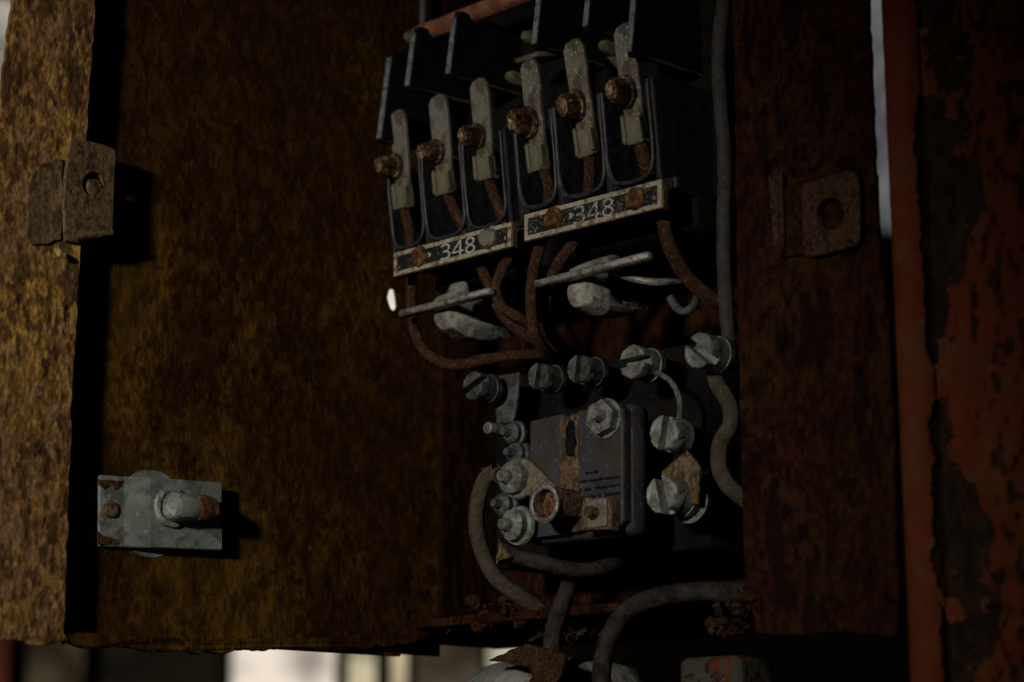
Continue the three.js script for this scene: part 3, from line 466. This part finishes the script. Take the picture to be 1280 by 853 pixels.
stud('dark slotted stud standing clear at the door end of the terminal row', 590, 482, 0.052, M.boltDark, 0.4, 0.9);
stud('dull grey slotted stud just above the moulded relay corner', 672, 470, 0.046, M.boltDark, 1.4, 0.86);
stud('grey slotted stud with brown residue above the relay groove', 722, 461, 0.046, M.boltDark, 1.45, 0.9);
stud('grey-green slotted stud with the thin green wire', 789, 452, 0.046, M.boltGreen, 0.05, 1.0);
stud('pale grey slotted stud with an open jaw beside the riser cable', 873, 438, 0.046, M.bolt, 2.45, 1.05);
stud('pale greenish-white slotted stud right of the relay', 829, 541, 0.046, M.boltPale, 1.35, 1.05, false);
{
  const t = stud('grey washer-stacked stud clamping a torn square plate', 826, 618, 0.048, M.boltPale, 1.8, 1.12, true);
  const p = Zp(852, 606, 0.036); t.name = t.name;
  const pl = new THREE.Mesh(boxUV(lump(ext(shapeOf(jag([[-0.009, -0.007], [0.009, -0.009], [0.011, 0.006], [0.004, 0.0135], [-0.009, 0.006]], 0.0015, 0.0005)), 0.0018, 0.0004), 0.0003, 300)), M.hasp); pl.name = 'torn_plate'; pl.position.copy(p.sub(bases.get(t))); pl.castShadow = pl.receiveShadow = true; t.add(pl);
  for (const [dz, s] of [[-0.016, 1.25], [-0.020, 1.1]]) { const w = new THREE.Mesh(collarG, M.boltGreen); w.name = 'washer'; w.position.set(0.001, -0.001, dz + 0.008); w.scale.set(s, s, 0.7); t.add(w); }
}
{ // tag hanging under the first stud
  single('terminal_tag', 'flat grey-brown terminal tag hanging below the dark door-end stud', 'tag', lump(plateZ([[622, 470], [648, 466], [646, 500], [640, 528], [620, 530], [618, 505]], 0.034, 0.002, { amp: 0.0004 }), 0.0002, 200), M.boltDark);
}
// ------------------------------------------------------------------ moulded relay block
{
  const zb = 0.05, A = Zp(655, 516, zb), B = Zp(783, 500, zb), C = Zp(664, 676, zb);
  const x0 = A.x, x1 = B.x, y1 = (A.y + B.y) / 2 - 0.001, y0 = C.y - 0.001, w = x1 - x0, h = y1 - y0, xc = (x0 + x1) / 2, yc = (y0 + y1) / 2;
  const t = thing('relay_block', 'boxed black moulded relay with embossed lettering and rusted centre groove', 'relay', V(xc, y0, 0.02));
  const body = part('moulded_case', lump(merge([box(xc, yc, 0.0395, w, h, 0.0125, 0.004), box(xc - 0.002, yc, 0.022, w - 0.012, h - 0.008, 0.025, 0.002)]), 0.00012, 80), M.block, t);
  const gL = x0 + w * 0.40, gR = x0 + w * 0.535;
  part('left_cover', lump(ext(shapeOf([[x0 + 0.002, y0 + 0.002], [gL, y0 + 0.002], [gL, y1 - 0.001], [x0 + 0.003, y1 - 0.002]]), 0.005, 0.0012, 2).translate(0, 0, 0.0446), 0.00015, 200), M.block, t);
  // right cover with the corner cut for the square nut
  const rc = part('right_cover', ext(shapeOf([[gR, y0 + 0.0035], [x1 - 0.005, y0 + 0.0025], [x1 - 0.002, y0 + 0.005], [x1 - 0.0015, y1 - 0.004], [x1 - 0.004, y1 - 0.0012], [gR, y1 - 0.0012]]), 0.0058, 0.0012, 2).translate(0, 0, 0.0446), M.block, t);
  part('groove_dirt', lump(new THREE.BoxGeometry(gR - gL + 0.003, h - 0.006, 0.003, 16, 60, 1).translate((gL + gR) / 2 - 0.0005, yc, 0.0484), 0.002, 260), M.dirt, t, 'brown rust and dirt packed in the groove');
  part('groove_slot', ext(shapeOf([[gL + 0.0012, y1 - 0.0195], [gR - 0.0022, y1 - 0.0205], [gR - 0.0012, y1 - 0.017], [gR - 0.0014, y1 - 0.006], [gL + 0.0035, y1 - 0.0045], [gL + 0.0012, y1 - 0.008]]), 0.0056, 0.0005).translate(0, 0, 0.0452), M.bakelite, t);
  // embossed lettering: five worn lines of raised strokes, unreadable in the photograph
  const ink = [];
  for (let l = 0; l < 6; l++) { let x = gR + 0.0015; const xe = l === 0 ? gR + 0.012 : x1 - 0.004; const y = y1 - 0.0285 - l * 0.0034;
    while (x < xe) { const lw = rr(0.0006, 0.0015); if (rnd() > 0.12) ink.push(box(x + lw / 2, y + rr(-0.0002, 0.0002), 0.0505, lw, rr(0.0008, 0.0014), 0.0008, 0.0002)); x += lw + 0.0005; } }
  part('embossed_lettering', merge(ink), M.bakelite, rc);
  const hexN = (r, th) => { const pts = Array.from({ length: 6 }, (_, i) => [r * Math.cos(i * Math.PI / 3 + 0.3), r * Math.sin(i * Math.PI / 3 + 0.3)]); return lump(merge([ext(shapeOf(pts), th, 0.0007, 2), cylZ(r * 1.08, r * 1.08, -0.0012, 0.0001, 28)]), 0.0002, 300); };
  const endG = r => lump(latheZ([[0, 0.0062], [r * 0.8, 0.006], [r, 0.005], [r, 0], [0, 0]], 18), 0.00025, 400);
  const put = (name, g, mat, px, py, z, par) => { const p = Zp(px, py, z); return part(name, g.translate(p.x, p.y, p.z), mat, par || t); };
  const n1 = put('hex_nut', hexN(0.0078, 0.0045), M.bolt, 757, 523, 0.0508); put('bolt_end', endG(0.0027), M.bolt, 753, 520, 0.0545, n1);
  const sq = lump(box(0, 0, 0.0025, 0.0165, 0.0135, 0.0055, 0.0008), 0.0004, 300); sq.rotateZ(-0.08);
  const n2 = put('square_nut', sq, M.dirt, 756, 644, 0.0505); put('bolt_end', endG(0.0026), M.rustScrew, 747, 642, 0.055, n2);
  part('nut_face', lump(box(0, 0, 0, 0.0105, 0.0115, 0.0016, 0.0006), 0.0003, 400).translate(Zp(747, 642, 0.056).x, Zp(747, 642, 0.056).y, 0.056), M.finger, n2);
  // open tube with a bright rim
  const tb = Zp(682, 630, 0.066);
  const tu = part('open_tube', lump(latheZ([[0.0056, -0.004], [0.0062, 0.0], [0.0074, 0.0004], [0.0078, -0.001], [0.0076, -0.006], [0.0078, -0.03]], 36).translate(tb.x, tb.y, tb.z), 0.0003, 260), M.dirt, t, 'rusty open tube with a bright rim');
  part('tube_rim', lump(new THREE.TorusGeometry(0.0071, 0.0010, 10, 40).translate(tb.x, tb.y, tb.z + 0.0005), 0.0005, 500), M.bar, tu);
  part('tube_floor', lump(cylZ(0.0066, 0.0066, -0.007, -0.004, 24).translate(tb.x, tb.y, tb.z), 0.0014, 400), M.rustDeep, tu);
  // bolts along the left side, on lugs
  const side = (px, py, z, r, mat, dark) => {
    const p = Zp(px, py, z), th = r * 0.75;
    const n = part('side_nut', lump(merge([latheZ([[0, 0], [r * 0.7, 0], [r * 0.98, -r * 0.25], [r, -th], [r * 1.22, -th - 0.0006], [r * 1.3, -th - 0.002], [r * 1.1, -th - 0.0035], [r * 0.8, -0.022], [0, -0.022]], 26)]).translate(p.x, p.y, p.z), 0.0005, 330), mat, t);
    part('bolt_end', endG(r * 0.42).translate(p.x, p.y, p.z - 0.002), dark ? M.boltDark : mat, n);
  };
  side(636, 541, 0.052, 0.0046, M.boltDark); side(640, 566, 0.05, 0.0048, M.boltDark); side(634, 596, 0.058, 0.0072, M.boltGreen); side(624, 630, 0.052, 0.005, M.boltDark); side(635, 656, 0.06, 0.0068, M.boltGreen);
  const st = Zp(620, 537, 0.054); part('long_bolt_end', latheZ([[0, 0.006], [0.0022, 0.0058], [0.0028, 0.005], [0.0026, -0.012], [0, -0.012]], 16).translate(st.x, st.y, st.z), M.bolt, t);
  part('side_lug', box(x0 - 0.003, yc - 0.004, 0.028, 0.016, h * 0.8, 0.014, 0.002), M.block, t);
  // lever arm from the big side nut to the tube
  part('lever_arm', lump(plateZ([[640, 580], [664, 578], [690, 604], [704, 618], [690, 640], [664, 622], [646, 612]], 0.0525, 0.002, { amp: 0.0003 }), 0.0002, 200), M.crimp, t);
}
// ------------------------------------------------------------------ cables
wire('grey braided riser cable running up beside the cabinet flange', [[907, -60, 0.03], [905, 0, 0.03], [899, 60, 0.03], [901, 130, 0.03], [906, 200, 0.03], [905, 280, 0.03], [906, 350, 0.03], [910, 410, 0.028], [916, 455, 0.022]], 0.0031, M.clothGrey, 'cable', 'riser_cable');
wire('grey-tan S-bent cable disappearing behind the flange', [[892, 452, 0.032], [896, 478, 0.03], [912, 505, 0.03], [914, 530, 0.03], [901, 556, 0.03], [900, 585, 0.03], [910, 606, 0.03], [928, 622, 0.026], [950, 640, 0.015]], 0.0035, M.clothTan, 'cable', 'bent_cable');
wire('thin green wire curling from the grey-green stud', [[806, 464, 0.036], [825, 468, 0.036], [841, 480, 0.036], [849, 498, 0.036], [850, 520, 0.034], [846, 540, 0.03]], 0.0012, M.greenWire, 'wire', 'green_wire');
wire('tan cloth cable curving down from the side bolts of the relay', [[622, 588, 0.05], [608, 598, 0.05], [598, 625, 0.05], [596, 660, 0.048], [604, 695, 0.044], [622, 725, 0.038], [648, 744, 0.03], [668, 758, 0.022], [682, 772, 0.018]], 0.0035, M.clothTan, 'cable', 'cloth_cable');
wire('grey cloth cable lying under the relay', [[628, 688, 0.052], [650, 697, 0.048], [685, 706, 0.042], [725, 713, 0.03], [762, 708, 0.016], [790, 700, -0.004]], 0.0034, M.rubber, 'cable', 'cloth_cable');
{ const p = Zp(612, 590, 0.051); single('frayed_end', 'frayed pale cloth end above the tan cable', 'cloth', lump(new THREE.ConeGeometry(0.0035, 0.012, 12, 6).rotateZ(1.2).translate(p.x, p.y, p.z), 0.0013, 500), M.clothTan); }
{ const p = Zp(628, 688, 0.053); single('frayed_end', 'frayed brown cloth end of the grey cable below the relay', 'cloth', lump(new THREE.ConeGeometry(0.0042, 0.011, 12, 6).rotateZ(0.4).translate(p.x, p.y, p.z), 0.0014, 500), M.dirt); }
wire('dark rubber cable dropping straight out of the cabinet bottom', [[716, 718, 0.02], [708, 742, 0.028], [696, 775, 0.034], [690, 805, 0.036], [696, 835, 0.036], [708, 870, 0.036], [715, 920, 0.036]], 0.0038, M.rubber, 'cable', 'rubber_cable');
wire('thick dark rubber cable arching out under the flange', [[945, 742, 0.03], [912, 741, 0.036], [870, 740, 0.042], [830, 745, 0.046], [795, 757, 0.05], [771, 780, 0.05], [757, 812, 0.05], [752, 845, 0.05], [752, 920, 0.05]], 0.0040, M.rubber, 'cable', 'rubber_cable');

// ------------------------------------------------------------------ below the cabinet
{
  const p = Zp(676, 905, 0.01);
  single('porcelain_bell', 'big grey porcelain bell below the cabinet', 'insulator', lump(new THREE.LatheGeometry([[0, 0.028], [0.022, 0.0275], [0.036, 0.024], [0.044, 0.015], [0.047, 0], [0.047, -0.02], [0, -0.02]].map(q => new THREE.Vector2(...q)), 48).translate(p.x, p.y, p.z - 0.01), 0.0016, 70), M.stone);
  const s = [[645, 806, 0.05], [665, 812, 0.052], [692, 822, 0.052], [676, 850, 0.054], [664, 890, 0.054]].map(q => Zp(...q));
  single('rusted_strap', 'torn rusty strap hanging over the porcelain bell', 'strap', lump(plateZ([[610, 826], [634, 814], [660, 806], [690, 812], [706, 820], [702, 840], [688, 870], [650, 872], [664, 846], [660, 832], [640, 830]], 0.052, 0.003, { amp: 0.0012, step: 0.001, s: 31 }), 0.0006, 200), M.crust);
  const c = Zp(912, 900, 0.0);
  const pm = std({ map: tex(512, 0.08, (u, v) => { const a = fbm(u, v * 0.5, 8, 5, 151, 0.6), b = fbm(u, v, 20, 4, 155, 0.6); let q = mix3([0.05, 0.046, 0.036], [0.085, 0.078, 0.06], b); q = mix3(q, [0.11, 0.03, 0.011], ss(0.5, 0.6, a)); return mix3(q, [0.03, 0.02, 0.014], ss(0.58, 0.7, b)); }), bumpMap: fineBump, bumpScale: 0.0005, roughness: 0.85 });
  const pt = Zp(908, 822, 0.0);
  single('painted_post', 'pale post with red-stained peeling paint below the flange', 'post', lump(box(pt.x, pt.y - 0.06, pt.z, 0.032, 0.12, 0.026, 0.004), 0.0006, 100), pm);
}
// ------------------------------------------------------------------ red post with peeling paint: real relief
{
  const zp = 0.045, xL = Zp(1127, 426, zp).x, yb = Zp(1200, 900, zp).y, yt = Zp(1200, -60, zp).y, R = 0.007;
  const nx = 280, ny = 720, wF = 0.125, pos = [], col = [], uvs = [], idx = [];
  const arc = Math.PI * R * 0.9, total = arc + wF;
  for (let j = 0; j <= ny; j++) for (let i = 0; i <= nx; i++) {
    const s = i / nx * total, y = yb + (yt - yb) * j / ny;
    let x, z, nxx = 0, nz = 1, f;
    if (s < arc) { const a = Math.PI - s / R; x = R + R * Math.cos(a); z = R * Math.sin(a) * 0.9; nxx = Math.cos(a); nz = Math.sin(a); f = -1; } else { f = s - arc; x = 2 * R + f - 0.0005; z = -0.0006 - 0.002 * ss(0, 0.006, f) ; }
    const U0 = s * 4 + 3, V0 = y * 4;
    const n1 = fbm(U0, V0 * 0.55, 16, 5, 161, 0.6), n2 = fbm(U0, V0 * 0.5, 64, 3, 171, 0.6), n3v = fbm(U0, V0 * 0.38, 96, 3, 181, 0.6);
    const fx = f < 0 ? (s - arc) : f, band = ss(-0.0045, 0.001, fx + (n2 - 0.5) * 0.006) * (1 - ss(0.009, 0.016, fx + (n1 - 0.5) * 0.05));
    let m = 0.66 - 0.72 * band + (n1 - 0.5) * 2.0 * (0.25 + band * 1.3) + (n2 - 0.5) * 0.45;
    if (f >= 0.015) m -= 1.3 * ss(0.6, 0.68, n3v);                       // pits
    const paint = ss(0.27, 0.33, m), rim = ss(0.29, 0.34, m) * (1 - ss(0.36, 0.5, m));
    const rel = paint * 0.0011 + rim * 0.0009 * (f < 0 ? 0.3 : 1) + (n2 - 0.5) * 0.0005 * (f < 0 ? 0.4 : 1) - (1 - paint) * 0.0006;
    pos.push(xL + x + nxx * rel, y, zp + z + nz * rel);
    const g = 0.75 + 0.5 * n2; let c = mix3([0.032, 0.018, 0.01], [0.14, 0.034, 0.014], paint);
    c = mix3(c, [0.16, 0.037, 0.016], paint * 0.7); c = mix3(c, [0.14, 0.052, 0.02], paint * ss(0.5, 0.64, fbm(U0, V0, 24, 4, 191)) * 0.8); c = mix3(c, [0.3, 0.16, 0.1], rim * 0.25);
    const gr = (1 - paint) * (fbm(U0, V0 * 0.4, 120, 3, 201, 0.7) - 0.5) * 1.6; uvs.push(s, y);
    col.push(c[0] * (g + gr * 1.2), c[1] * (g + gr), c[2] * (g + gr));
  }
  for (let j = 0; j < ny; j++) for (let i = 0; i < nx; i++) { const a = j * (nx + 1) + i, b = a + 1, c = a + nx + 1, d = c + 1; idx.push(a, b, d, a, d, c); }
  const g = new THREE.BufferGeometry(); g.setAttribute('position', new THREE.Float32BufferAttribute(pos, 3)); g.setAttribute('color', new THREE.Float32BufferAttribute(col, 3)); g.setAttribute('uv', new THREE.Float32BufferAttribute(uvs, 2)); g.setIndex(idx); g.computeVertexNormals();
  const post = thing('steel_post', 'red steel post with a rounded bead and peeling paint', 'post', V(xL + 0.07, yb, zp));
  const mk = (name, gg, mat) => { gg.translate(-xL - 0.07, -yb, -zp); const m = new THREE.Mesh(gg, mat); m.name = name; m.castShadow = m.receiveShadow = true; post.add(m); };
  mk('painted_face', g, std({ vertexColors: true, bumpMap: rustBump, bumpScale: 0.0007, roughness: 0.75 }));
  mk('web', boxUV(new THREE.BoxGeometry(wF + 0.018, yt - yb, 0.012).translate(xL + 0.012 + wF / 2, (yb + yt) / 2, zp - 0.0125)), M.flange);
}
renderer.render(scene, camera);
